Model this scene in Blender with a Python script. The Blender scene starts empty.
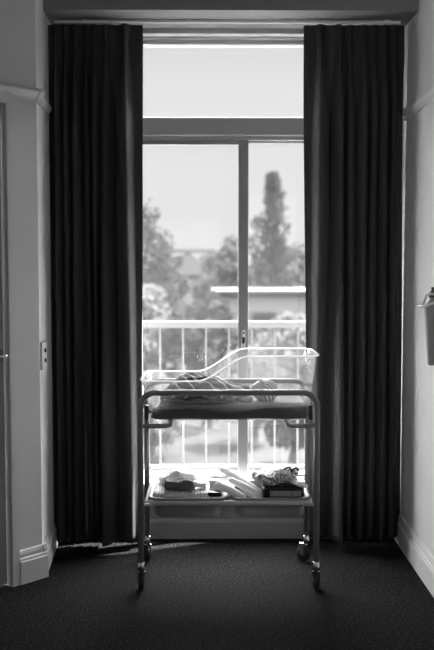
import bpy, bmesh, math, random
from mathutils import Vector, Matrix, noise

S = bpy.context.scene
COL = S.collection
R = math.radians
random.seed(7)

# ------------------------------------------------------------ camera
cam_d = bpy.data.cameras.new('camera')
cam = bpy.data.objects.new('camera', cam_d)
COL.objects.link(cam)
S.camera = cam
cam_d.sensor_fit = 'VERTICAL'
cam_d.sensor_height = 36.0
cam_d.lens = 50.0
cam_d.clip_start = 0.05
cam_d.clip_end = 800
cam.location = (0, 0, 1.4)
cam.rotation_euler = (R(90) - math.atan(59 / 903), 0, -math.atan(7 / 903))
cam_d.dof.use_dof = True
cam_d.dof.focus_distance = 4.05
cam_d.dof.aperture_fstop = 2.2

# ------------------------------------------------------------ world, sun, exposure
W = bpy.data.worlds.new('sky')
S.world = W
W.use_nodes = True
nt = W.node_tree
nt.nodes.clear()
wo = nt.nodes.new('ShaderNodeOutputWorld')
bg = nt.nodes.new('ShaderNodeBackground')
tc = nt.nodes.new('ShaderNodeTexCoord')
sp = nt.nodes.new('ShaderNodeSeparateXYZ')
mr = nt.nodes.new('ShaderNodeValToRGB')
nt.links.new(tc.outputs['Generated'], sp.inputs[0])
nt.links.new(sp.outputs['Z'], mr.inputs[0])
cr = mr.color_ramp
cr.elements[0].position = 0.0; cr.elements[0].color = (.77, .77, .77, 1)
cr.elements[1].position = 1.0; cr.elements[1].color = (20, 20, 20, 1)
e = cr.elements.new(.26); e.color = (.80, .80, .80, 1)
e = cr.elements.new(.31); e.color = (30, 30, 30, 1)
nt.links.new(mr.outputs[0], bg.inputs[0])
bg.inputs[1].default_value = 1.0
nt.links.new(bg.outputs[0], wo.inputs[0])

sun_d = bpy.data.lights.new('sun', 'SUN')
sun_d.energy = 88.0
sun_d.angle = R(0.8)
sun = bpy.data.objects.new('sun', sun_d)
COL.objects.link(sun)
SUN_EL = R(61)
sdir = Vector((-math.cos(SUN_EL) * .919, -math.cos(SUN_EL) * .395, -math.sin(SUN_EL)))
sun.rotation_euler = sdir.to_track_quat('-Z', 'Y').to_euler()
sun.location = (12, 9, 8)

por_d = bpy.data.lights.new('window_portal', 'AREA')
por_d.shape = 'RECTANGLE'; por_d.size = 1.3; por_d.size_y = 2.35
por_d.cycles.is_portal = True
por = bpy.data.objects.new('window_portal', por_d)
COL.objects.link(por)
por.location = (.21, 4.90, 1.43)
por.rotation_euler = (R(-90), 0, 0)

side_d = bpy.data.lights.new('side_fill', 'AREA')     # unseen fill lamp added before the side wall to brighten the right wall
side_d.shape = 'RECTANGLE'; side_d.size = 1.3; side_d.size_y = 1.3; side_d.energy = 18; side_d.spread = R(125)
side = bpy.data.objects.new('side_fill', side_d)
COL.objects.link(side)
side.location = (-2.02, 1.3, 1.65)
side.rotation_euler = (0, R(-90), 0)

S.view_settings.view_transform = 'Standard'
S.view_settings.look = 'None'
S.view_settings.gamma = 1
S.view_settings.exposure = 0.0
S.view_settings.use_curve_mapping = False

# ------------------------------------------------------------ materials
def mat(name, g, rough=.6, metal=0, spec=.5, noise_amt=0, noise_scale=30, bump=0, bump_scale=200, trans=0, sheen=0):
    m = bpy.data.materials.new(name); m.use_nodes = True
    n = m.node_tree.nodes; l = m.node_tree.links
    b = n['Principled BSDF']
    b.inputs['Base Color'].default_value = (g, g, g, 1)
    b.inputs['Roughness'].default_value = rough
    b.inputs['Metallic'].default_value = metal
    b.inputs['Specular IOR Level'].default_value = spec
    t = n.new('ShaderNodeTexCoord')
    if noise_amt:
        no = n.new('ShaderNodeTexNoise'); no.inputs['Scale'].default_value = noise_scale
        no.inputs['Detail'].default_value = 5
        ra = n.new('ShaderNodeMapRange')
        ra.inputs[1].default_value = .3; ra.inputs[2].default_value = .7
        ra.inputs[3].default_value = g * (1 - noise_amt); ra.inputs[4].default_value = g * (1 + noise_amt)
        l.new(t.outputs['Object'], no.inputs['Vector']); l.new(no.outputs[0], ra.inputs[0])
        l.new(ra.outputs[0], b.inputs['Base Color'])
    if bump:
        n2 = n.new('ShaderNodeTexNoise'); n2.inputs['Scale'].default_value = bump_scale
        n2.inputs['Detail'].default_value = 3
        bu = n.new('ShaderNodeBump'); bu.inputs['Strength'].default_value = bump
        bu.inputs['Distance'].default_value = .004
        l.new(t.outputs['Object'], n2.inputs['Vector']); l.new(n2.outputs[0], bu.inputs['Height'])
        l.new(bu.outputs[0], b.inputs['Normal'])
    if sheen:
        b.inputs['Sheen Weight'].default_value = sheen
    if trans:
        tr = n.new('ShaderNodeBsdfTranslucent'); tr.inputs[0].default_value = (trans, trans, trans, 1)
        ad = n.new('ShaderNodeAddShader')
        l.new(b.outputs[0], ad.inputs[0]); l.new(tr.outputs[0], ad.inputs[1])
        l.new(ad.outputs[0], n['Material Output'].inputs[0])
    return m

def pattern_mat(name, g0, g1, kind='wave', scale=20, rough=.85, width=.1, distort=3):
    m = bpy.data.materials.new(name); m.use_nodes = True
    n = m.node_tree.nodes; l = m.node_tree.links
    b = n['Principled BSDF']; b.inputs['Roughness'].default_value = rough
    b.inputs['Specular IOR Level'].default_value = .2
    t = n.new('ShaderNodeTexCoord')
    ramp = n.new('ShaderNodeValToRGB'); ramp.color_ramp.interpolation = 'LINEAR'
    if kind == 'wave':
        w = n.new('ShaderNodeTexWave'); w.inputs['Scale'].default_value = scale
        w.wave_type = 'BANDS'; w.bands_direction = 'DIAGONAL'
        w.inputs['Distortion'].default_value = distort; w.inputs['Detail'].default_value = 1
        l.new(t.outputs['Object'], w.inputs[0]); l.new(w.outputs['Fac'], ramp.inputs[0])
        ramp.color_ramp.elements[0].position = 1 - width * 2; ramp.color_ramp.elements[1].position = 1 - width
        a, c = g0, g1
    elif kind == 'edge':
        w = n.new('ShaderNodeTexVoronoi'); w.feature = 'DISTANCE_TO_EDGE'; w.inputs['Scale'].default_value = scale
        l.new(t.outputs['Object'], w.inputs['Vector']); l.new(w.outputs['Distance'], ramp.inputs[0])
        ramp.color_ramp.elements[0].position = width * .6; ramp.color_ramp.elements[1].position = width
        a, c = g1, g0
    else:
        w = n.new('ShaderNodeTexNoise'); w.inputs['Scale'].default_value = scale; w.inputs['Detail'].default_value = 2
        l.new(t.outputs['Object'], w.inputs['Vector']); l.new(w.outputs[0], ramp.inputs[0])
        ramp.color_ramp.elements[0].position = .5 - width; ramp.color_ramp.elements[1].position = .5 + width
        a, c = g0, g1
    ramp.color_ramp.elements[0].color = (a, a, a, 1); ramp.color_ramp.elements[1].color = (c, c, c, 1)
    l.new(ramp.outputs[0], b.inputs['Base Color'])
    return m

def clear_mat(name, tint, ior, milky):
    """clear sheet: straight-through light, fresnel gloss and a little milkiness: scratched plastic on the tub, added glare haze on the window"""
    m = bpy.data.materials.new(name); m.use_nodes = True
    n = m.node_tree.nodes; l = m.node_tree.links
    n.remove(n['Principled BSDF'])
    tr = n.new('ShaderNodeBsdfTransparent'); tr.inputs[0].default_value = (tint, tint, tint, 1)
    gl = n.new('ShaderNodeBsdfGlossy'); gl.inputs['Roughness'].default_value = .02
    lw = n.new('ShaderNodeLayerWeight'); lw.inputs['Blend'].default_value = .5
    pw = n.new('ShaderNodeMath'); pw.operation = 'POWER'; pw.inputs[1].default_value = 5
    f0 = ((ior - 1) / (ior + 1)) ** 2
    fr = n.new('ShaderNodeMath'); fr.operation = 'MULTIPLY_ADD'; fr.inputs[1].default_value = .8; fr.inputs[2].default_value = f0
    l.new(lw.outputs['Facing'], pw.inputs[0]); l.new(pw.outputs[0], fr.inputs[0])
    mx = n.new('ShaderNodeMixShader')
    l.new(fr.outputs[0], mx.inputs[0]); l.new(tr.outputs[0], mx.inputs[1]); l.new(gl.outputs[0], mx.inputs[2])
    out = mx
    if milky:
        df = n.new('ShaderNodeBsdfTranslucent'); df.inputs[0].default_value = (.9, .9, .9, 1)
        d2 = n.new('ShaderNodeBsdfDiffuse'); d2.inputs[0].default_value = (.9, .9, .9, 1)
        m3 = n.new('ShaderNodeMixShader'); l.new(df.outputs[0], m3.inputs[1]); l.new(d2.outputs[0], m3.inputs[2])
        m2 = n.new('ShaderNodeMixShader'); m2.inputs[0].default_value = milky
        l.new(mx.outputs[0], m2.inputs[1]); l.new(m3.outputs[0], m2.inputs[2])
        out = m2
    l.new(out.outputs[0], n['Material Output'].inputs[0])
    return m

def carpet_mat():
    m = bpy.data.materials.new('dark_carpet'); m.use_nodes = True
    n = m.node_tree.nodes; l = m.node_tree.links
    b = n['Principled BSDF']; b.inputs['Roughness'].default_value = .95; b.inputs['Specular IOR Level'].default_value = .1
    t = n.new('ShaderNodeTexCoord')
    a = n.new('ShaderNodeTexNoise'); a.inputs['Scale'].default_value = 95; a.inputs['Detail'].default_value = 3
    r = n.new('ShaderNodeValToRGB')
    r.color_ramp.elements[0].position = .50; r.color_ramp.elements[0].color = (.002,) * 3 + (1,)
    r.color_ramp.elements[1].position = .66; r.color_ramp.elements[1].color = (.032,) * 3 + (1,)
    l.new(t.outputs['Object'], a.inputs['Vector']); l.new(a.outputs[0], r.inputs[0]); l.new(r.outputs[0], b.inputs['Base Color'])
    bu = n.new('ShaderNodeBump'); bu.inputs['Strength'].default_value = .8; bu.inputs['Distance'].default_value = .006
    l.new(a.outputs[0], bu.inputs['Height']); l.new(bu.outputs[0], b.inputs['Normal'])
    return m

def curtain_mat():
    m = bpy.data.materials.new('curtain_weave'); m.use_nodes = True
    n = m.node_tree.nodes; l = m.node_tree.links
    b = n['Principled BSDF']; b.inputs['Roughness'].default_value = .85; b.inputs['Specular IOR Level'].default_value = .15
    t = n.new('ShaderNodeTexCoord'); mp = n.new('ShaderNodeMapping'); mp.inputs['Scale'].default_value = (260, 260, 30)
    no = n.new('ShaderNodeTexNoise'); no.inputs['Scale'].default_value = 1.0
    ra = n.new('ShaderNodeMapRange'); ra.inputs[1].default_value = .3; ra.inputs[2].default_value = .7
    ra.inputs[3].default_value = .043; ra.inputs[4].default_value = .072
    l.new(t.outputs['Object'], mp.inputs[0]); l.new(mp.outputs[0], no.inputs['Vector']); l.new(no.outputs[0], ra.inputs[0])
    l.new(ra.outputs[0], b.inputs['Base Color'])
    tr = n.new('ShaderNodeBsdfTranslucent'); tr.inputs[0].default_value = (.035,) * 3 + (1,)
    ad = n.new('ShaderNodeAddShader'); l.new(b.outputs[0], ad.inputs[0]); l.new(tr.outputs[0], ad.inputs[1])
    l.new(ad.outputs[0], n['Material Output'].inputs[0])
    return m

def waffle_mat():
    m = bpy.data.materials.new('waffle_weave'); m.use_nodes = True
    n = m.node_tree.nodes; l = m.node_tree.links
    b = n['Principled BSDF']; b.inputs['Roughness'].default_value = .9
    b.inputs['Base Color'].default_value = (.6, .6, .6, 1)
    t = n.new('ShaderNodeTexCoord')
    w = n.new('ShaderNodeTexWave'); w.inputs['Scale'].default_value = 22; w.bands_direction = 'X'
    w2 = n.new('ShaderNodeTexWave'); w2.inputs['Scale'].default_value = 26; w2.bands_direction = 'Z'
    mu = n.new('ShaderNodeMath'); mu.operation = 'MULTIPLY'
    l.new(t.outputs['Object'], w.inputs[0]); l.new(t.outputs['Object'], w2.inputs[0])
    l.new(w.outputs['Fac'], mu.inputs[0]); l.new(w2.outputs['Fac'], mu.inputs[1])
    bu = n.new('ShaderNodeBump'); bu.inputs['Strength'].default_value = .5; bu.inputs['Distance'].default_value = .005
    l.new(mu.outputs[0], bu.inputs['Height']); l.new(bu.outputs[0], b.inputs['Normal'])
    ra = n.new('ShaderNodeMapRange'); ra.inputs[3].default_value = .55; ra.inputs[4].default_value = .85
    l.new(mu.outputs[0], ra.inputs[0]); l.new(ra.outputs[0], b.inputs['Base Color'])
    return m

M = dict(
    wall=mat('painted_wall', .62, .6, noise_amt=.03, noise_scale=4, bump=.05, bump_scale=60),
    trim=mat('gloss_trim', .62, .35),
    basin_rim=mat('shelf_enamel', .5, .3),
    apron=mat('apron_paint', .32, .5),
    door=mat('door_paint', .4, .45),
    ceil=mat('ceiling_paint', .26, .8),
    carpet=carpet_mat(), curtain=curtain_mat(),
    frame=mat('window_aluminium', .6, .4),
    sash=mat('sash_aluminium', .42, .4),
    track=mat('track_enamel', .85, .3),
    steel=mat('trolley_enamel', .20, .32, metal=.0, noise_amt=.04, noise_scale=9),
    chrome=mat('chrome', .75, .15, metal=1),
    rubber=mat('black_rubber', .02, .5),
    black=mat('black_plastic', .02, .4),
    white=mat('white_plastic', .8, .4),
    basin=mat('basin_plastic', .28, .4, trans=.10),
    mattress=mat('mattress_vinyl', .05, .5, noise_amt=.2, noise_scale=20, bump=.3, bump_scale=30),
    sheet=mat('grey_sheet', .19, .9, noise_amt=.08, noise_scale=40, bump=.3, bump_scale=150),
    wrap=pattern_mat('wrap_print', .07, .42, 'wave', 9, width=.08, distort=9),
    knit=pattern_mat('knit_cap', .16, .6, 'wave', 26, width=.3, distort=2),
    skin=mat('skin', .42, .5, noise_amt=.06, noise_scale=30),
    cloth=mat('white_cotton', .8, .9, trans=.14, noise_amt=.05, noise_scale=60, bump=.4, bump_scale=120),
    greycloth=mat('grey_jersey', .13, .9, noise_amt=.2, noise_scale=50, bump=.5, bump_scale=120),
    waffle=waffle_mat(),
    print=pattern_mat('pouch_print', .22, .75, 'noise', 70, width=.06),
    pack=mat('pack_black', .015, .25),
    label=mat('pack_label', .33, .5, noise_amt=.3, noise_scale=60),
    glass=clear_mat('window_glass', .985, 1.45, .013),  # slight milkiness mixed in as a veil of glare over the view
    acrylic=clear_mat('clear_acrylic', .97, 1.35, .05),
    acrylic_edge=clear_mat('acrylic_edge', .95, 1.45, .55),
    concrete=mat('pale_concrete', .21, .8, noise_amt=.06, noise_scale=6),
    rail=mat('rail_enamel', .075, .4),
    bottle=mat('bottle_plastic', .30, .35),
    leafA=mat('dark_foliage', .0105, .7, spec=.0, noise_amt=.35, noise_scale=.8, trans=.008),
    leafB=mat('mid_foliage', .020, .7, spec=.0, noise_amt=.35, noise_scale=.8, trans=.012),
    leafC=mat('pale_foliage', .033, .7, spec=.0, noise_amt=.3, noise_scale=.8, trans=.02),
    bark=mat('bark', .03, .9, spec=.0, noise_amt=.3, noise_scale=5),
    ground=mat('pale_ground', .016, .9, spec=.0, noise_amt=.5, noise_scale=.25),
    render=mat('house_render', .04, .8, noise_amt=.06, noise_scale=1),
    roof=mat('roof_sheet', .05, .6, spec=.0, noise_amt=.1, noise_scale=2),
    pane=mat('dark_pane', .01, .6, spec=.0),
    fascia=mat('white_fascia', .011, .5),
)

# ------------------------------------------------------------ helpers
def link(name, bm, m, parent=None, smooth=False, loc=None):
    me = bpy.data.meshes.new(name)
    bmesh.ops.recalc_face_normals(bm, faces=bm.faces[:])
    bm.to_mesh(me); bm.free()
    if smooth:
        for p in me.polygons: p.use_smooth = True
    me.materials.append(m)
    o = bpy.data.objects.new(name, me); COL.objects.link(o)
    if parent: o.parent = parent
    if loc: o.location = loc
    return o

def tag(o, label=None, cat=None, group=None, kind=None):
    if label: o['label'] = label
    if cat: o['category'] = cat
    if group: o['group'] = group
    if kind: o['kind'] = kind
    return o

def empty(name, loc=(0, 0, 0), rz=0):
    o = bpy.data.objects.new(name, None); COL.objects.link(o)
    o.location = loc; o.rotation_euler = (0, 0, rz); o.empty_display_size = .05
    return o

def box(bm, x0, x1, y0, y1, z0, z1, bev=0, seg=2, mtx=None):
    v = [bm.verts.new((x, y, z)) for x in (x0, x1) for y in (y0, y1) for z in (z0, z1)]
    idx = [(0, 1, 3, 2), (4, 6, 7, 5), (0, 4, 5, 1), (2, 3, 7, 6), (0, 2, 6, 4), (1, 5, 7, 3)]
    f = [bm.faces.new([v[i] for i in q]) for q in idx]
    if mtx: bmesh.ops.transform(bm, matrix=mtx, verts=v)
    if bev:
        ed = list({e for q in f for e in q.edges})
        bmesh.ops.bevel(bm, geom=ed, offset=bev, segments=seg, profile=.5, affect='EDGES', clamp_overlap=True)
    return bm

def B(*a, **k):
    return box(bmesh.new(), *a, **k)

def tube(bm, pts, r, n=12, closed=False, rz=None):
    """sweep a circle (or ellipse r x rz) along points"""
    pts = [Vector(p) for p in pts]
    rings = []
    prev = None
    N = len(pts)
    for i, p in enumerate(pts):
        a = pts[i - 1] if (i > 0 or closed) else p
        b = pts[(i + 1) % N] if (i < N - 1 or closed) else p
        t = (b - a).normalized()
        if prev is None:
            up = Vector((0, 0, 1)) if abs(t.z) < .9 else Vector((0, 1, 0))
            u = t.cross(up).normalized()
        else:
            u = (prev - t * prev.dot(t)).normalized()
        prev = u
        w = t.cross(u)
        rr = r[i] if isinstance(r, (list, tuple)) else r
        rings.append([bm.verts.new(p + u * rr * math.cos(2 * math.pi * k / n) + w * (rz or rr) * math.sin(2 * math.pi * k / n)) for k in range(n)])
    for i in range(N if closed else N - 1):
        a, b = rings[i], rings[(i + 1) % N]
        for k in range(n):
            bm.faces.new((a[k], a[(k + 1) % n], b[(k + 1) % n], b[k]))
    if not closed:
        bm.faces.new(rings[0][::-1]); bm.faces.new(rings[-1])
    return bm

def arc_path(corners, rad, seg=6, closed=False):
    """polyline with rounded corners"""
    P = [Vector(c) for c in corners]; out = []
    N = len(P)
    for i, p in enumerate(P):
        if not closed and i in (0, N - 1):
            out.append(p); continue
        a = (P[i - 1] - p).normalized(); b = (P[(i + 1) % N] - p).normalized()
        ang = a.angle(b); d = rad / math.tan(ang / 2)
        s, e_ = p + a * d, p + b * d
        c = p + (a + b).normalized() * (rad / math.sin(ang / 2))
        v0, v1 = s - c, e_ - c
        th = v0.angle(v1)
        for k in range(seg + 1):
            q = k / seg
            out.append(c + (v0 * math.sin((1 - q) * th) + v1 * math.sin(q * th)) / math.sin(th))
    return out

def lathe(bm, prof, c=(0, 0, 0), n=20, axis='Z'):
    rings = []
    for r, z in prof:
        ring = []
        for k in range(n):
            a = 2 * math.pi * k / n
            x, y = r * math.cos(a), r * math.sin(a)
            p = {'Z': (x, y, z), 'X': (z, x, y), 'Y': (x, z, y)}[axis]
            ring.append(bm.verts.new((p[0] + c[0], p[1] + c[1], p[2] + c[2])))
        rings.append(ring)
    for a, b in zip(rings, rings[1:]):
        for k in range(n):
            bm.faces.new((a[k], a[(k + 1) % n], b[(k + 1) % n], b[k]))
    bm.faces.new(rings[0][::-1]); bm.faces.new(rings[-1])
    return bm

def loft(bm, rings, cap0=True, cap1=False):
    V = [[bm.verts.new(p) for p in r_] for r_ in rings]
    n = len(V[0])
    for a, b in zip(V, V[1:]):
        for k in range(n): bm.faces.new((a[k], a[(k + 1) % n], b[(k + 1) % n], b[k]))
    if cap0: bm.faces.new(V[0][::-1])
    if cap1: bm.faces.new(V[-1])
    return bm

def sstep(a, b, x):
    q = max(0, min(1, (x - a) / (b - a))); return q * q * (3 - 2 * q)

def profile_run(bm, prof, p0, p1, nrm):
    """extrude a (out, z) profile along a wall from p0 to p1 (xy); nrm points into the room"""
    a = [bm.verts.new((p0[0] + nrm[0] * o, p0[1] + nrm[1] * o, z)) for o, z in prof]
    b = [bm.verts.new((p1[0] + nrm[0] * o, p1[1] + nrm[1] * o, z)) for o, z in prof]
    n = len(prof)
    for i in range(n):
        bm.faces.new((a[i], a[(i + 1) % n], b[(i + 1) % n], b[i]))
    bm.faces.new(a[::-1]); bm.faces.new(b)
    return bm

def struct(name, bm, m, parent=None, **k):
    o = link(name, bm, m, parent, **k)
    if not parent: o['kind'] = 'structure'
    return o

# ------------------------------------------------------------ the room
XL, XR, YW, YO = -.757, .965, 4.58, 4.87        # return wall, right wall, window wall inside / outside
YC = 4.0                                        # corner of the return wall
DX, DY = -.682, -.731                           # direction of the slanting door wall from the corner
NX, NY = -DY * 1.0, DX * 1.0                    # its normal into the room (towards +x, -y)
ZS, ZC, ZB = 2.578, 2.9, 4.25                   # soffit height, ceiling height, bulkhead face
OX0, OX1, OZ0, OZ1 = -.42, .85, .285, 2.555     # window opening
LW = 1.9
LX, LY = XL + DX * LW, YC + DY * LW             # far end of the slanting wall

struct('floor', B(LX - .1, XR + .15, -1.6, YO, -.06, 0), M['carpet'])
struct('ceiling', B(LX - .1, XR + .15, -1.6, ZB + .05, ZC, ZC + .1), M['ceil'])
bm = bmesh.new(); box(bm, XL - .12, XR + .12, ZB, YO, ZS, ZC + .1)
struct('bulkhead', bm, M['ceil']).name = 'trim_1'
bm = bmesh.new()                                 # window wall with its opening
box(bm, XL - .03, OX0, YW, YO, 0, ZS); box(bm, OX1, XR + .12, YW, YO, 0, ZS)
box(bm, OX0, OX1, YW, YO, 0, OZ0); box(bm, OX0, OX1, YW, YO, OZ1, ZS)
struct('wall_window', bm, M['wall'])
struct('wall_right', B(XR, XR + .12, -1.6, YW, 0, ZC), M['wall'])
XLB = XL - .035                                  # the return wall splays outwards towards the window
bm = loft(bmesh.new(), [[(XL - .12, YC, z), (XL, YC, z), (XLB, YO, z), (XLB - .12, YO, z)] for z in (0, ZC)], True, True)
struct('wall_return', bm, M['wall'])

def slant(t, o=0):                               # a point of the slanting wall: along it and out of it
    return (XL + DX * t + NX * o, YC + DY * t + NY * o)

def slab(bm, t0, t1, o0, o1, z0, z1, bev=0):
    A, Bp, C, D = slant(t0, o0), slant(t1, o0), slant(t1, o1), slant(t0, o1)
    v = [bm.verts.new((*p, z)) for z in (z0, z1) for p in (A, Bp, C, D)]
    f = [bm.faces.new([v[i] for i in q]) for q in ((0, 1, 2, 3), (7, 6, 5, 4), (0, 4, 5, 1), (1, 5, 6, 2), (2, 6, 7, 3), (3, 7, 4, 0))]
    if bev:
        bmesh.ops.bevel(bm, geom=list({e for q in f for e in q.edges}), offset=bev, segments=2, affect='EDGES')
    return bm

DT0, DT1, DZ = .172, .99, 2.085                  # door leaf along the wall
bm = bmesh.new()
slab(bm, 0, DT0, -.12, 0, 0, ZC); slab(bm, DT1, LW, -.12, 0, 0, ZC); slab(bm, DT0, DT1, -.12, 0, DZ, ZC)
struct('wall_left', bm, M['wall'])
struct('wall_side', B(LX - .12, LX, -1.6, LY + .1, 0, ZC), M['wall'])
struct('wall_back', B(LX - .1, XR + .12, -1.72, -1.6, 0, ZC), M['wall'])

door = empty('door_1', (*slant(DT0), 0)); door['kind'] = 'structure'
def into(o, parent):                             # keep world place while parenting to an unrotated empty
    o.parent = parent; o.location = -Vector(parent.location); return o
bm = bmesh.new(); slab(bm, DT0 + .007, DT1 - .004, -.05, -.012, .012, DZ - .004, .002)
into(link('door_leaf', bm, M['door']), door)
bm = bmesh.new(); W_ = .042
slab(bm, DT0 - W_, DT0, 0, .018, 0, DZ, .003); slab(bm, DT1, DT1 + W_, 0, .018, 0, DZ, .003)
slab(bm, DT0 - W_, DT1 + W_, 0, .018, DZ, DZ + W_, .003)
into(link('architrave', bm, M['trim']), door)
bm = bmesh.new(); slab(bm, DT0 + .012, DT0 + .04, -.012, -.006, .985, 1.045, .002)
hp = into(link('handle_plate', bm, M['steel']), door)
bm = bmesh.new()
a = slant(DT0 + .03, -.006); b_ = slant(DT0 + .03, .045); c_ = slant(DT0 + .15, .045)
tube(bm, arc_path([(*a, 1.02), (*b_, 1.02), (*c_, 1.015)], .012), .0085)
o = link('door_handle', bm, M['chrome'], smooth=True); o.parent = hp

BB = [(0, 0), (.020, 0), (.020, .098), (.016, .104), (.016, .112), (.011, .118), (.011, .132), (.006, .146), (0, .150)]
def skirting(name, p0, p1, n): struct(name, profile_run(bmesh.new(), BB, p0, p1, n), M['trim'])
skirting('baseboard_left', slant(-.02), slant(DT0 - W_), (NX, NY))
skirting('baseboard_return', (XL, YC - .008), (XLB, YW), (1, 0))
skirting('baseboard_right', (XR, -1.6), (XR, YW), (-1, 0))
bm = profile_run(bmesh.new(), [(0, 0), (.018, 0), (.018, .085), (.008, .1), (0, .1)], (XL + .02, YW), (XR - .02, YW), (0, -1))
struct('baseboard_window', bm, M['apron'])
PR = [(0, 2.114), (.006, 2.114), (.007, 2.128), (.013, 2.136), (.018, 2.146), (.020, 2.152), (.020, 2.160), (.011, 2.165), (.010, 2.172), (0, 2.172)]
def picture_rail(name, p0, p1, n): struct(name, profile_run(bmesh.new(), PR, p0, p1, n), M['trim'])
picture_rail('trim_2', slant(-.03), slant(LW), (NX, NY))
picture_rail('trim_3', (XL, YC - .012), (XLB, YW), (1, 0))
picture_rail('trim_4', (XR, -1.6), (XR, 4.50), (-1, 0))

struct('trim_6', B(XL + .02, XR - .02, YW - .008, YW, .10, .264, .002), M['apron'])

# ------------------------------------------------------------ window
FY0, FY1 = 4.64, 4.72
win = empty('window_1', (.21, FY0, OZ0)); win['kind'] = 'structure'
def wpart(name, bm, m, parent=win, **k):
    o = link(name, bm, m, **k); return into(o, parent)
bm = bmesh.new()                                # outer frame
box(bm, OX0, OX1, FY0, FY1, OZ1 - .012, OZ1 + .02, .003); box(bm, OX0 + .0, OX1, FY0 + .015, FY1, OZ1 - .035, OZ1 - .01, .003)
box(bm, OX0, OX0 + .035, FY0, FY1, OZ0, OZ1, .003); box(bm, OX1 - .035, OX1, FY0, FY1, OZ0, OZ1, .003)
box(bm, OX0, OX1, FY0, FY1, OZ0, .296, .002)
wpart('window_frame', bm, M['frame'])
bm = bmesh.new()
box(bm, OX0 + .03, OX1 - .03, FY0 - .006, FY1, 2.060, 2.152, .006); box(bm, OX0 + .03, OX1 - .03, FY0 + .008, FY1, 2.040, 2.062, .002)
wpart('transom', bm, M['frame'])
def sash(x0, x1, y0, y1, z0, z1, lw, rw, tw, bw):
    bm = bmesh.new()
    box(bm, x0, x0 + lw, y0, y1, z0, z1, .002); box(bm, x1 - rw, x1, y0, y1, z0, z1, .002)
    box(bm, x0 + lw, x1 - rw, y0, y1, z1 - tw, z1, .002); box(bm, x0 + lw, x1 - rw, y0, y1, z0, z0 + bw, .002)
    return bm
s1 = wpart('sliding_sash', sash(OX0 + .035, .197, FY0 + .01, FY0 + .038, .296, 2.040, .035, .052, .022, .012), M['sash'])
s2 = wpart('fixed_sash', sash(.150, OX1 - .035, FY0 + .042, FY0 + .07, .296, 2.040, .044, .03, .010, .012), M['sash'])
def wsub(name, bm, m, par): o = link(name, bm, m); o.parent = par; return o
wsub('pane', B(OX0 + .065, .15, FY0 + .022, FY0 + .027, .305, 2.03), M['glass'], s1)
wsub('pane', B(.19, OX1 - .06, FY0 + .054, FY0 + .059, .305, 2.035), M['glass'], s2)
wpart('pane', B(OX0 + .03, OX1 - .03, FY0 + .03, FY0 + .035, 2.15, OZ1 - .03), M['glass'])
lt = wsub('latch', B(.160, .184, FY0 + .002, FY0 + .011, .965, 1.075, .004), M['chrome'], s1)
bm = bmesh.new(); box(bm, .165, .179, FY0 - .012, FY0 + .003, 1.0, 1.036, .004)
lathe(bm, [(.005, FY0 - .004), (.005, FY0 + .003)], (.172, 0, 1.056), 12, 'Y'); lathe(bm, [(.005, FY0 - .004), (.005, FY0 + .003)], (.172, 0, .982), 12, 'Y')
wsub('latch_knob', bm, M['black'], s1)
struct('window_sill', B(OX0 - .06, OX1 + .06, 4.56, FY0, .266, .290, .006), M['trim']).name = 'trim_5'

# ------------------------------------------------------------ curtain track and curtains
tr = empty('curtain_track', (.12, 4.41, 2.57))
tag(tr, 'thin white curtain track running under the soffit above the window', 'curtain track')
into(link('rail', B(-.745, .915, 4.404, 4.418, 2.562, 2.574, .002), M['track']), tr)
for x in (-.6, -.1, .4, .85):
    into(link('bracket', B(x - .012, x + .012, 4.405, 4.425, 2.573, 2.578, .001), M['white']), tr)

def curtain(name, edges_top, edges_bot, amps, label, zb=.036, ybase=None, amps_bot=None):
    """pleat ridges run from edges_top[i] (heading) to edges_bot[i] (hem); cloth rolls between them"""
    bm = bmesh.new(); rows = 90; per = 18
    zt = 2.564; grid = []
    n = len(edges_top)
    for j in range(rows + 1):
        t = (j / rows) ** 1.25
        z = zt + (zb - zt) * t
        dz = zt - z                              # distance below the top
        row = []
        if dz < .10: w = .20 - .13 * (dz / .10); amp = .30 + .2 * (dz / .10)
        else:
            q = min(1, (dz - .10) / .35); q = q * q * (3 - 2 * q)
            w = .07 + (.26 - .07) * q ** .7; amp = .5 + .5 * q
        sm = t * t * (3 - 2 * t)
        for i in range(n - 1):
            xa = edges_top[i] + (edges_bot[i] - edges_top[i]) * sm; xb = edges_top[i + 1] + (edges_bot[i + 1] - edges_top[i + 1]) * sm
            A0, A1 = [amps[q_] + ((amps_bot or amps)[q_] - amps[q_]) * sstep(.25, .85, t) for q_ in (i, i + 1)]
            for k in range(per + (1 if i == n - 2 else 0)):
                f = k / per
                ww = w
                r = math.exp(-(f / ww) ** 2) * A0 + math.exp(-((1 - f) / ww) ** 2) * A1
                trough = -.006 * math.sin(math.pi * f) * amp
                roll = .10 * math.sin(2 * math.pi * f) * (xb - xa) * min(1, dz * 2.2)
                x = xa + (xb - xa) * f + roll * amp
                x += .004 * noise.noise(Vector((i * 3.1 + f, z * 1.3, 1.7))) * min(1, dz * 2)
                y = ybase(x) - r * amp - trough
                y += .010 * noise.noise(Vector((x * 7, z * 1.1, 4.2))) * min(1, dz * 2)
                row.append(bm.verts.new((x, y, z - (4.455 - ybase(x)) * .28 * (1 - t) + .004 * noise.noise(Vector((x * 9, 0, 0))) * t)))
        grid.append(row)
    for a, b in zip(grid, grid[1:]):
        for k in range(len(a) - 1):
            bm.faces.new((a[k], a[k + 1], b[k + 1], b[k]))
    o = link(name, bm, M['curtain'], smooth=True)
    s = o.modifiers.new('thickness', 'SOLIDIFY'); s.thickness = .002
    return tag(o, label, 'curtain', 'dark pinch-pleated curtains')

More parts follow.
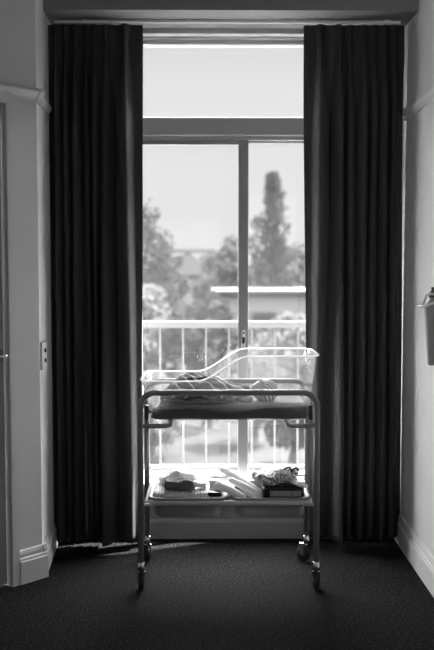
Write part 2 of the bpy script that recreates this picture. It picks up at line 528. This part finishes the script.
def px(x, z, Y=4.44):                            # metres for a pleat seen at column x of the drawing, at height z
    return (x - 210) / 903 * Y
curtain('curtain', [-.776, -.742, -.700, -.655, -.600, -.560, -.505, -.410, -.325],
        [-.776, -.745, -.695, -.660, -.585, -.560, -.520, -.385, -.345],
        [.010, .045, .040, .050, .035, .055, .050, .105, -.012],
        'dark full-length pinch-pleated curtain hanging left of the window, beside the light switch', amps_bot=[.010, .040, .035, .055, .030, .040, .125, .085, -.02],
        ybase=lambda x: 4.455 - .05 * max(0, min(1, (-.68 - x) / .09)))
curtain('curtain', [.457, .535, .630, .680, .750, .802, .852, .900, .948],
        [.490, .535, .645, .690, .742, .800, .852, .910, .9635],
        [-.012, .075, .080, .045, .052, .040, .048, .035, -.03],
        'dark full-length pinch-pleated curtain hanging right of the window, beside the wall bottle', amps_bot=[-.03, .030, .135, .040, .060, .035, .055, .035, -.03], ybase=lambda x: 4.47)

# ------------------------------------------------------------ switch and bottle on the walls
sw = empty('light_switch', (XL, 4.075, 1.0))
tag(sw, 'white light switch plate on the narrow wall left of the curtains', 'light switch')
into(link('plate', B(XL, XL + .010, 4.015, 4.125, .935, 1.060, .003), M['trim']), sw)
for z in (.975, 1.020):
    into(link('rocker', B(XL + .010, XL + .016, 4.062, 4.082, z - .009, z + .009, .002), M['black']), sw)

wb = empty('sanitiser_bottle', (XR, 3.75, 1.25))
tag(wb, 'grey tapered bottle hung in a white bracket on the right wall', 'bottle')
into(link('wall_plate', B(XR - .008, XR, 3.70, 3.80, 1.20, 1.31, .003), M['white']), wb)
bm = lathe(bmesh.new(), [(.010, .985), (.017, .99), (.021, 1.05), (.028, 1.15), (.034, 1.225), (.034, 1.24), (.018, 1.262), (.014, 1.272)], (.926, 3.75, 0), 24)
bt = into(link('bottle', bm, M['bottle'], smooth=True), wb)
o = link('cap', lathe(bmesh.new(), [(.015, 1.27), (.015, 1.292), (.006, 1.296), (.006, 1.312)], (.926, 3.75, 0), 18), M['black'], smooth=True); o.parent = bt
bm = tube(bmesh.new(), arc_path([(XR - .006, 3.705, 1.262), (.874, 3.705, 1.232), (.874, 3.795, 1.232), (XR - .006, 3.795, 1.262)], .025), .0055, 10)
tube(bm, arc_path([(XR - .006, 3.705, 1.282), (.890, 3.705, 1.286), (.878, 3.72, 1.236)], .01), .005, 8)
into(link('bracket', bm, M['white'], smooth=True), wb)

# ------------------------------------------------------------ the trolley
TX0, TX1, TY0, TY1, TZ = -.297, .457, 3.815, 4.200, .862
tro = empty('bassinet_trolley', ((TX0 + TX1) / 2, (TY0 + TY1) / 2, 0))
tag(tro, 'grey tubular steel hospital trolley on four castors in front of the window', 'trolley')
def tp(name, bm, m, smooth=True, parent=None):
    o = link(name, bm, m, smooth=smooth)
    if parent: o.parent = parent; return o
    return into(o, tro)
for y in (TY0, TY1):
    tp('hoop_frame', tube(bmesh.new(), arc_path([(TX0, y, .10), (TX0, y, TZ), (TX1, y, TZ), (TX1, y, .10)], .065, 8), .0128, 14), M['steel'])
for x, s in ((TX0, 1), (TX1, -1)):
    tp('support_arm', tube(bmesh.new(), arc_path([(x, TY0, .719), (x + s * .125, TY0 + .0, .719), (x + s * .125, TY1, .719), (x, TY1, .719)], .028, 7), .0105, 12), M['steel'])
    tp('bumper', B(x + s * .022 - .008, x + s * .022 + .008, TY0 + .05, TY0 + .075, .735, .80, .004), M['black'], False)
def caster(x, y, yaw):
    c = tp('caster', lathe(bmesh.new(), [(.0155, .088), (.0165, .092), (.0165, .112), (.0145, .118), (.0145, .128)], (x, y, 0), 18), M['chrome'])
    m = Matrix.Translation((x, y, 0)) @ Matrix.Rotation(yaw, 4, 'Z')
    bm = bmesh.new()
    lathe(bm, [(.004, -.011), (.030, -.011), (.0365, -.0075), (.0365, .0075), (.030, .011), (.004, .011)], (0, .018, .0368), 28, 'X')
    bmesh.ops.transform(bm, matrix=m, verts=bm.verts[:])
    tp('wheel', bm, M['rubber'], True, c)
    bm = bmesh.new()
    for s in (-1, 1):
        box(bm, s * .0155 - .0015, s * .0155 + .0015, .002, .034, .030, .084, .001)
    box(bm, -.017, .017, -.014, .034, .080, .090, .002)
    bmesh.ops.transform(bm, matrix=m, verts=bm.verts[:])
    tp('fork', bm, M['chrome'], False, c)
caster(TX0, TY0, R(6)); caster(TX1, TY0, R(-12)); caster(TX0, TY1, R(20)); caster(TX1, TY1, R(48))

# lower shelf ring
SZ = .380
ring = [(TX0 + .024, TY0 + .02, SZ), (TX1 - .024, TY0 + .02, SZ), (TX1 - .024, TY1 - .02, SZ), (TX0 + .024, TY1 - .02, SZ)]
bm = tube(bmesh.new(), arc_path(ring, .03, 6, True), .012, 12, True)
for x, s in ((TX0, 1), (TX1, -1)):
    for y in (TY0, TY1):
        yy = y + (.02 if y == TY0 else -.02)
        tube(bm, [(x, y, SZ - .004), (x + s * .05, yy, SZ - .004)], .008, 8)
tube(bm, [(.086, TY0 + .02, SZ - .004), (.086, TY1 - .02, SZ - .004)], .008, 8)
tp('shelf_frame', bm, M['basin_rim'])

def rr(cx, cy, hx, hy, r, n=6):                  # rounded rectangle outline
    out = []
    for sx, sy, a0 in ((1, 1, 0), (-1, 1, 90), (-1, -1, 180), (1, -1, 270)):
        for k in range(n + 1):
            a = R(a0 + 90 * k / n)
            out.append((cx + sx * (hx - r) + r * math.cos(a), cy + sy * (hy - r) + r * math.sin(a)))
    return out
def basin(x0, x1, label):
    cx, cy, hx, hy = (x0 + x1) / 2, (TY0 + TY1) / 2, (x1 - x0) / 2, .150
    prof = [(-.030, .305, .03), (-.012, .308, .04), (-.004, .320, .045), (.0, .372, .045), (.004, .396, .045), (.022, .399, .05), (.024, .394, .05)]
    bm = loft(bmesh.new(), [[(p[0], p[1], z) for p in rr(cx, cy, hx + d, hy + d, r_)] for d, z, r_ in prof])
    o = link('storage_basin', bm, M['basin'], smooth=True)
    s = o.modifiers.new('t', 'SOLIDIFY'); s.thickness = .0025; s.offset = 1
    return tag(o, label, 'basin', 'plastic basins in the trolley shelf')
basin(-.245, .058, 'pale plastic basin under the folded blankets, left half of the trolley shelf')
basin(.112, .414, 'pale plastic basin under the black packet, right half of the trolley shelf')

# ------------------------------------------------------------ clear bassinet tub
def rimz(x): return .905 + .107 * sstep(-.06, .17, x)
def rim_ring(cx, cy, hx, hy, r, zf, n=10, m=40):
    base = rr(cx, cy, hx, hy, r, 6)
    # subdivide the long sides so the S-curve of the rim is smooth
    out = []
    for i, p in enumerate(base):
        q = base[(i + 1) % len(base)]
        d = math.dist(p, q); k = max(1, int(d / .02))
        for j in range(k):
            f = j / k; x = p[0] + (q[0] - p[0]) * f; y = p[1] + (q[1] - p[1]) * f
            out.append((x, y))
    return out
TC = (.085, 4.025)
def tub_rings():
    specs = [(.320, .135, .045, 0), (.334, .150, .05, .012), (.344, .160, .05, .06), (.362, .172, .05, .5), (.378, .180, .045, 1.0), (.387, .188, .05, 1.02), (.394, .194, .05, .985)]
    base = rr(0, 0, 1, 1, .2)
    rings = []
    ref = rim_ring(TC[0], TC[1], specs[0][0], specs[0][1], specs[0][2], None)
    for hx, hy, r_, q in specs:
        ringp = []
        for (x, y) in ref:
            ux = (x - TC[0]) / specs[0][0]; uy = (y - TC[1]) / specs[0][1]
            X = TC[0] + ux * hx; Y = TC[1] + uy * hy
            zz = .7305 + (rimz(X) - .7305) * min(q, 1) + (.0 if q <= 1 else .003) - (.006 if q == .985 else 0)
            ringp.append((X, Y, zz))
        rings.append(ringp)
    return rings
TR = tub_rings()
tub = empty('bassinet_tub', (TC[0], TC[1], .7305))
tag(tub, 'clear acrylic baby bassinet tub with a curved rim, resting on the trolley', 'bassinet')
bm = loft(bmesh.new(), TR[:5])
o = into(link('tub_body', bm, M['acrylic'], smooth=True), tub)
md = o.modifiers.new('t', 'SOLIDIFY'); md.thickness = .003
bm = bmesh.new()
tube(bm, [Vector(p) for p in TR[5]], .0035, 8, True)
for p0, p1 in ((4, 5),):
    A = [bm.verts.new(p) for p in TR[4]]; Bv = [bm.verts.new(p) for p in TR[5]]
    for k in range(len(A)): bm.faces.new((A[k], A[(k + 1) % len(A)], Bv[(k + 1) % len(A)], Bv[k]))
into(link('rim', bm, M['acrylic_edge'], smooth=True), tub)
bm = B(TC[0] - .386, TC[0] - .372, 3.97, 4.08, .872, .888, .004)
into(link('name_card_holder', bm, M['acrylic_edge']), tub)

def blob(dims, res=(24, 14, 8), r=.02, amp=.004, freq=20, seed=0, top=None, round_=.5):
    """soft cushion / folded cloth: rounded box, displaced by noise; origin at bottom centre"""
    hx, hy, hz = dims[0] / 2, dims[1] / 2, dims[2] / 2
    bm = bmesh.new(); bmesh.ops.create_cube(bm, size=2)
    bmesh.ops.subdivide_edges(bm, edges=bm.edges[:], cuts=14, use_grid_fill=True)
    for v in bm.verts:
        p = Vector((v.co.x * hx, v.co.y * hy, v.co.z * hz))
        c = Vector((max(-hx + r, min(hx - r, p.x)), max(-hy + r, min(hy - r, p.y)), max(-hz + min(r, hz), min(hz - min(r, hz), p.z))))
        d = p - c
        if d.length > 1e-6:
            d = d.normalized() * min(r, d.length) if d.length > 0 else d
            k = Vector((d.x, d.y, d.z)); p = c + k * (1.0)
        nv = Vector((noise.noise(p * freq + Vector((seed, 0, 0))), noise.noise(p * freq + Vector((0, seed + 5, 0))), noise.noise(p * freq + Vector((0, 9, seed)))))
        q = amp
        if top and p.z > 0: p.z += top(p.x / hx, p.y / hy) * (p.z / hz)
        p += nv * q
        v.co = Vector((p.x, p.y, max(p.z + hz, 0)))
    return bm

mat_bm = blob((.672, .268, .062), r=.011, amp=.004, freq=9, seed=2, top=lambda x, y: .006 * x)
tag(link('mattress', mat_bm, M['mattress'], smooth=True, loc=(.084, 4.025, .7325)),
    'thin dark mattress in the bottom of the clear bassinet', 'mattress')

# sheet lying on the mattress, its front edge sagging over the side
bm = bmesh.new(); nx, ny = 70, 26; G = []
for j in range(ny + 1):
    row = []
    for i in range(nx + 1):
        u, v = i / nx, j / ny
        x = -.225 + .635 * u
        drop = .006 + .018 * sstep(.12, .5, u) * (1 - sstep(.55, .82, u)) + .003 * math.sin(u * 17)
        s_ = v * (.275 + drop)
        yb = 4.154; topz = .7965 + .006 * (x - .086) / .33
        if s_ < .268: y = yb - s_; z = topz + .0035 + .003 * noise.noise(Vector((x * 14, y * 14, 3)))
        else:
            k = s_ - .268; y = yb - .268 - .016 * math.sin(min(1, k / .008) * 1.5708) + .008; z = topz + .0035 - k
            y -= .003 * math.sin(u * 46)
        row.append(bm.verts.new((x, y, z)))
    G.append(row)
for a, b in zip(G, G[1:]):
    for k in range(nx): bm.faces.new((a[k], a[k + 1], b[k + 1], b[k]))
o = link('bed_sheet', bm, M['sheet'], smooth=True); md = o.modifiers.new('t', 'SOLIDIFY'); md.thickness = .003; md.offset = 1
tag(o, 'grey sheet spread over the dark mattress, beneath the swaddled baby', 'sheet')

# ------------------------------------------------------------ the baby
baby = empty('person', (.03, 4.02, .816))
tag(baby, 'newborn baby asleep on its back in a patterned swaddle and knitted cap', 'person')
HC = Vector((.236, 4.015, .866))                 # head centre; crown to +x, face up (+z) and a little to the front
def head_map(p):                                 # local: x right ear, y face, z crown
    face = Vector((.0, -.42, .91)).normalized(); crown = Vector((1, 0, .06)).normalized()
    right = face.cross(crown).normalized(); crown = right.cross(face).normalized()
    return HC + right * p.x + face * p.y + crown * p.z
def gau(d, s): return math.exp(-(d / s) ** 2)
bm = bmesh.new(); bmesh.ops.create_uvsphere(bm, u_segments=40, v_segments=30, radius=1)
hv = bm.verts[:]
for v in hv:
    c = v.co.copy()
    x, y, z = c.x * .043, c.y * .048, c.z * .056
    if z < 0: x *= 1 - .22 * (z / -.056); y *= 1 - .10 * (z / -.056)
    x *= 1 + .10 * gau(z + .018, .02) * (1 if y > 0 else 0)         # cheeks
    if y > 0:
        y += .010 * gau(x, .006) * gau(z + .012, .009)             # nose
        y -= .0045 * (gau(abs(x) - .016, .008)) * gau(z - .001, .008)   # eye sockets
        y += .0022 * (gau(abs(x) - .016, .007)) * gau(z + .001, .0035)   # closed lids
        y += .0035 * gau(x, .010) * (gau(z + .0285, .003) + gau(z + .0345, .003))  # lips
        y -= .002 * gau(x, .010) * gau(z + .0315, .0015)
        y += .003 * gau(x, .01) * gau(z + .045, .006)              # chin
    for s in (-1, 1):                                              # ears
        k = gau(y + .004, .009) * gau(z + .006, .014) * (1 if s * x > 0 else 0)
        x += s * .007 * k
    v.co = head_map(Vector((x, y, z)))
# torso and limbs grown from the same mesh along the wrapped body (hidden under the swaddle)
neck = min(hv, key=lambda v: (v.co - head_map(Vector((0, -.006, -.056)))).length)
ringf = [f for f in bm.faces if neck in f.verts]
path = [(.168, .848, .022), (.145, .845, .032), (.10, .846, .036), (.03, .850, .040), (-.03, .855, .045), (-.09, .852, .043), (-.14, .850, .034), (-.185, .845, .024)]
reg = bmesh.ops.extrude_face_region(bm, geom=ringf)
def move_ring(geom, X, Z, rad):
    vs = [g for g in geom if isinstance(g, bmesh.types.BMVert)]
    c = sum((v.co for v in vs), Vector()) / len(vs)
    vs2 = vs
    for v in vs2:
        d = v.co - c; d.x = 0
        if d.length < 1e-5: v.co = Vector((X, 4.02, Z)); continue
        d.normalize(); v.co = Vector((X, 4.02, Z)) + Vector((0, d.y * rad * 1.15, d.z * rad * .8))
move_ring(reg['geom'], *path[0])
for pth in path[1:]:
    fs = [g for g in reg['geom'] if isinstance(g, bmesh.types.BMFace)]
    reg = bmesh.ops.extrude_face_region(bm, geom=fs)
    move_ring(reg['geom'], *pth)
    bmesh.ops.delete(bm, geom=[f for f in fs if f.is_valid], context='FACES_ONLY')
into(link('body', bm, M['skin'], smooth=True), baby)
# swaddle
bm = bmesh.new(); rings = []
ns, nr = 64, 40
for i in range(ns + 1):
    u = i / ns; x = -.222 + .400 * u
    prof = (math.sin(math.pi * min(1, u * 1.0) ** .75)) ** .55 if 0 < u < 1 else 0
    ry = .012 + .083 * prof * (1 - .15 * u)
    hgt = .012 + .108 * (sstep(-.10, .32, u) * (1 - .52 * sstep(.42, .98, u)))
    ring = []
    for k in range(nr):
        a = 2 * math.pi * k / nr
        cy, cz = math.cos(a), math.sin(a)
        fold = .006 * math.sin(9 * a + u * 16) * prof + .005 * math.sin(u * 30 + 2 * a) * prof + .006 * noise.noise(Vector((x * 22, cy * 2, cz * 2)))
        y = 4.02 + (ry + fold) * cy
        z = .8215 + (hgt * .5) + (hgt * .5 + fold * .8) * cz
        ring.append((x, y, max(z, .818)))
    rings.append(ring)
loft(bm, rings, True, True)
into(link('swaddle_wrap', bm, M['wrap'], smooth=True), baby)
bm = blob((.055, .10, .022), r=.010, amp=.004, freq=30, seed=9)          # rolled edge of the wrap under the chin
for v in bm.verts: v.co += Vector((.158, 4.0, .820))
into(link('rolled_edge', bm, M['greycloth'], smooth=True), baby)
bm = bmesh.new()                                 # loose front edge of the wrap, rolled over on itself
tube(bm, [(-.150 + .25 * q / 24, 3.945 - .018 * math.sin(math.pi * q / 24) + .004 * math.sin(q * 1.1), .828 + .004 * math.sin(q * .9)) for q in range(25)],
     [.003 + .008 * math.sin(math.pi * q / 24) for q in range(25)], 12)
into(link('wrap_edge', bm, M['greycloth'], smooth=True), baby)
# cap
bm = bmesh.new(); rings = []
for i in range(13):
    th = R(5 + i * 7.2); z = math.cos(th) * .062; rx = math.sin(th) * .0495; ry_ = math.sin(th) * .0545
    rings.append([head_map(Vector((rx * math.cos(2 * math.pi * k / 36) * (1 + .015 * (k % 2)), ry_ * math.sin(2 * math.pi * k / 36) - .003 - .006 * (1 if i > 9 else 0), z + .001))) for k in range(36)])
loft(bm, rings, True, False)
o = into(link('knitted_cap', bm, M['knit'], smooth=True), baby)
md = o.modifiers.new('t', 'SOLIDIFY'); md.thickness = .003; md.offset = 1

baby.location.y -= .038
baby.location.z -= .0165

# ------------------------------------------------------------ things in the basins
def cloth_thing(name, dims, loc, m, label, cat, rz=0, **k):
    bm = blob(dims, **k)
    if dims[2] > .1:                              # squeezed where the basin tapers
        for v in bm.verts:
            f = min(1, v.co.z / .085); v.co.x *= .84 + .16 * f; v.co.y *= .84 + .16 * f
    o = link(name, bm, m, smooth=True, loc=loc); o.rotation_euler = (0, 0, rz)
    return tag(o, label, cat)
z0 = .3085
cloth_thing('folded_blanket', (.250, .25, .106), (-.128, 3.995, z0), M['waffle'], 'pale waffle-knit baby blanket folded in the left basin', 'blanket', r=.018, amp=.005, freq=12, seed=1)
cloth_thing('muslin_cloth', (.16, .13, .036), (-.150, 4.055, .414), M['cloth'], 'white crumpled muslin cloth behind the dark grey baby suit', 'cloth', r=.026, amp=.022, freq=16, seed=4, top=lambda x, y: .024 * math.exp(-(x * x * 3)))
cloth_thing('folded_baby_suit', (.132, .08, .040), (-.131, 3.940, .416), M['greycloth'], 'dark grey folded baby suit on top of the waffle blanket', 'clothing', rz=R(-3), r=.018, amp=.014, freq=26, seed=6)
cloth_thing('knitted_bootees', (.06, .06, .030), (-.046, 3.95, .416), M['cloth'], 'small pale crumpled cloth right of the dark grey suit', 'cloth', r=.014, amp=.012, freq=35, seed=16).name = 'face_cloth'

def roll(label, a, b, r0, r1, seed, m=None):
    a, b = Vector(a), Vector(b); pts = []; rad = []
    for i in range(14):
        q = i / 13
        pts.append(a.lerp(b, q) + Vector((0, 0, .006 * math.sin(q * 3.1)))); rad.append((r0 + (r1 - r0) * q) * (1 + .08 * noise.noise(Vector((q * 6, seed, 0)))) * (.55 if i in (0, 13) else 1))
    bm = tube(bmesh.new(), pts, rad, 16)
    o = link('rolled_nappy', bm, m or M['cloth'], smooth=True)
    return tag(o, label, 'nappy', 'rolled white nappies in the middle of the shelf')
roll('white rolled nappy leaning highest, its tip against the window light', (.045, 4.062, .482), (.225, 3.93, .385), .015, .025, 1)
roll('white rolled nappy lying lowest, in front of the other rolled nappies', (.022, 3.93, .438), (.150, 3.865, .392), .017, .016, 2)
roll('white rolled nappy lying between the lowest one and the black packet', (.085, 3.975, .450), (.215, 3.872, .398), .013, .019, 3)
cloth_thing('small_pouch', (.06, .05, .02), (.020, 3.885, .398), M['pack'], 'small black pouch below the white rolled nappies', 'pouch', r=.009, amp=.004, freq=30, seed=3)

pk = empty('black_packet', (.327, 3.90, z0))
tag(pk, 'glossy black packet with a pale front label in the right basin', 'packet')
bm = blob((.182, .09, .128), r=.016, amp=.003, freq=18, seed=8)
for v in bm.verts:
    f = min(1, v.co.z / .085); v.co.x = v.co.x * (.78 + .22 * f) - .012 * (1 - f); v.co.y *= .8 + .2 * f
    v.co += Vector((.322, 3.937, z0))
into(link('packet_body', bm, M['pack'], smooth=True), pk)
into(link('label', B(.262, .398, 3.886, 3.891, .394, .418, .001), M['label']), pk)
pt = empty('patterned_pouch', (.285, 3.99, .43))
tag(pt, 'patterned crumpled fabric pouch with dark drawstring lying on the black packet', 'pouch')
bm = blob((.190, .14, .052), r=.022, amp=.018, freq=20, seed=11, top=lambda x, y: .012 * x)
bmesh.ops.transform(bm, matrix=Matrix.Translation((.288, 3.985, .438)), verts=bm.verts[:])
into(link('pouch_body', bm, M['print'], smooth=True), pt)
bm = bmesh.new()
for cx, r_ in ((.345, .017), (.378, .014)):
    tube(bm, [(cx + r_ * math.cos(a_ * math.pi / 6), 3.955 + .006 * math.sin(a_), .492 + r_ * .9 * math.sin(a_ * math.pi / 6)) for a_ in range(12)], .0042, 8, True)
into(link('drawstring', bm, M['black'], smooth=True), pt)
bm = blob((.055, .08, .018), r=.008, amp=.010, freq=26, seed=21)
cl = link('folded_flannel', bm, M['cloth'], smooth=True, loc=(.392, 3.90, .4385)); cl.rotation_euler = (0, R(18), R(20))
tag(cl, 'small white flannel hanging over the right end of the black packet', 'cloth')

# ------------------------------------------------------------ balcony
struct('balcony_floor', B(-1.6, 2.0, YO, 6.0, -.14, -.02), M['concrete']).name = 'floor_balcony'
rl = empty('balcony_railing', (.1, 5.85, -.02))
tag(rl, 'pale metal balcony railing with thin upright bars outside the window', 'railing')
into(link('top_rail', B(-1.6, 2.0, 5.825, 5.87, 1.000, 1.044, .005), M['rail']), rl)
into(link('bottom_rail', B(-1.6, 2.0, 5.835, 5.86, .076, .100, .003), M['rail']), rl)
for i in range(-6, 11):
    x = -.026 + .1497 * i
    into(link('baluster', B(x - .0058, x + .0058, 5.841, 5.855, .1, 1.0), M['rail']), rl)
for x in (-1.5, 1.9):
    into(link('post', B(x - .02, x + .02, 5.83, 5.87, -.02, 1.0, .003), M['rail']), rl)

# ------------------------------------------------------------ outside
GZ = -4.0
struct('ground', B(-90, 90, 6.5, 260, GZ - .2, GZ), M['ground'])

def tree(x, y, h, rad, m, label, n=1600, leaf=.34, shape='round', base=None, name='tree'):
    rnd = random.Random(int(x * 31 + y * 7))
    g = GZ; t = empty(name, (x, y, g)); tag(t, label, 'tree', 'trees beyond the balcony')
    bm = bmesh.new(); b0 = base if base is not None else .25
    tube(bm, [(0, 0, 0), (.1, 0, h * .4), (0, .1, h * .8)], [rad * .09 + .06, rad * .06 + .04, .04], 8)
    for k in range(5):
        a = k * 1.26; z = h * (b0 + .12 * k)
        tube(bm, [(0, 0, z), (math.cos(a) * rad * .6, math.sin(a) * rad * .6, z + h * .15)], [.06, .02], 6)
    link('trunk', bm, M['bark'], t)
    bm = bmesh.new(); clumps = []
    for k in range(34):
        q = rnd.random()
        if shape == 'cone':
            q = (k + .5) / 34; z = h * (b0 + (1 - b0) * q); r_ = rad * (1 - q) ** .8 * (.15 + .65 * ((k * 7) % 5) / 5)
        else:
            z = h * (b0 + (1 - b0) * (.1 + .8 * q)); r_ = rad * math.sin(math.pi * (.15 + .75 * q)) * rnd.uniform(.2, .9)
        a = k * 2.4 + rnd.uniform(-.4, .4); cs = rad * rnd.uniform(.28, .45) * (1 - .62 * q if shape == 'cone' else 1)
        clumps.append((Vector((r_ * math.cos(a), r_ * math.sin(a), z)), cs))
    for k in range(n):
        c, s_ = clumps[rnd.randrange(len(clumps))]
        d = Vector((rnd.gauss(0, 1), rnd.gauss(0, 1), rnd.gauss(0, .8)))
        d = d.normalized() * s_ * rnd.uniform(.4, 1.05); p = c + d
        p.z = min(p.z, h)
        L = leaf * rnd.uniform(.6, 1.3)
        e1 = Vector((rnd.uniform(-1, 1), rnd.uniform(-1, 1), rnd.uniform(-1, 1))).normalized(); e2 = e1.orthogonal().normalized()
        e3 = e1.cross(e2)
        v = [bm.verts.new(p + e1 * L * .5), bm.verts.new(p + e2 * L * .3), bm.verts.new(p - e1 * L * .5), bm.verts.new(p - e2 * L * .3)]
        bm.faces.new(v)
    link('foliage', bm, m, t)
    return t
# columns measured on the picture plane only chose the directions; every tree stands on the ground at its own distance
tree(-3.6, 45, 8.8, 2.3, M['leafA'], 'tall dark tree at the left edge of the window view', 2600)
tree(-2.7, 54, 6.9, 1.5, M['leafB'], 'mid-grey rounded tree just right of the tall dark left tree', 2200)
tree(3.7, 54, 10.9, 2.7, M['leafA'], 'tall cone-shaped conifer seen through the right pane', 3000, shape='cone', base=.2)
tree(5.7, 58, 7.0, 2.0, M['leafB'], 'rounded tree right of the tall conifer, by the right curtain', 2200)
tree(1.3, 60, 7.6, 1.5, M['leafB'], 'slim mid-grey tree seen just left of the window mullion', 1800)
tree(.2, 75, 6.6, 2.2, M['leafB'], 'low round tree behind the pale house roof', 1800)
tree(-2.9, 36, 4.6, 1.8, M['leafC'], 'pale leafy tree low in front of the tall dark left tree', 2200)
tree(-.1, 30, 4.2, 1.5, M['leafA'], 'dark spreading tree below the pale house, left of the mullion', 2000, base=.5)
tree(3.0, 34, 3.6, 1.4, M['leafC'], 'pale bushy tree below the flat-roofed building, right pane', 2000)
tree(1.3, 27, 3.0, 1.0, M['leafB'], 'small bushy tree seen between the balcony bars near the mullion', 1500)
tree(-1.7, 25, 2.4, 1.0, M['leafC'], 'small pale bush seen between the leftmost balcony bars', 1500)
tree(2.2, 24, 2.2, .8, M['leafA'], 'small dark bush seen between the balcony bars under the right pane', 1200)
for i in range(12):
    tree(-14 + 2.7 * i, 105 + 6 * math.sin(i * 2.1), 6.0 + 1.2 * math.sin(i * 1.7), 2.6, M['leafB'] if i % 3 else M['leafA'], 'distant grey tree in the row along the horizon', 900, leaf=.6)

def house(name, x0, x1, y0, y1, zt, label, gable):
    t = empty(name, ((x0 + x1) / 2, y0, GZ)); tag(t, label, 'building')
    into(link('wall', B(x0, x1, y0, y1, GZ, zt), M['render']), t)
    if gable:
        bm = bmesh.new(); xm = (x0 + x1) / 2; o_ = .5
        rings = [[(x0 - o_, y, zt - .1), (xm, y, zt + gable), (x1 + o_, y, zt - .1)] for y in (y0 - o_, y1 + o_)]
        loft(bm, rings, True, True); into(link('roof', bm, M['roof']), t)
        into(link('fascia', B(x0 - o_, x1 + o_, y0 - o_ - .12, y0 - o_ - .02, zt + gable - .25, zt + gable + .1), M['fascia']), t)
    else:
        into(link('roof', B(x0 - .4, x1 + .4, y0 - .4, y1 + .4, zt, zt + .12), M['fascia']), t)
    n = max(2, int((x1 - x0) / 3))
    for k in range(n):
        cx = x0 + (x1 - x0) * (k + .5) / n
        f = into(link('window', B(cx - .65, cx + .65, y0 - .06, y0, zt - 2.3, zt - .9), M['fascia']), t)
        o = link('pane', B(cx - .55, cx + .55, y0 - .08, y0 - .05, zt - 2.2, zt - 1.0), M['pane']); o.parent = f
house('house', -4.2, .0, 88, 96, .6, 'pale gable-roofed house among the trees, left pane', 2.3)
house('low_building', .5, 9, 44, 48.5, .1, 'long low flat-roofed building across the right pane', 0)
house('garden_shed', -4.6, -1.2, 39, 42, -1.6, 'low pale shed roof below the trees, left pane', 0)
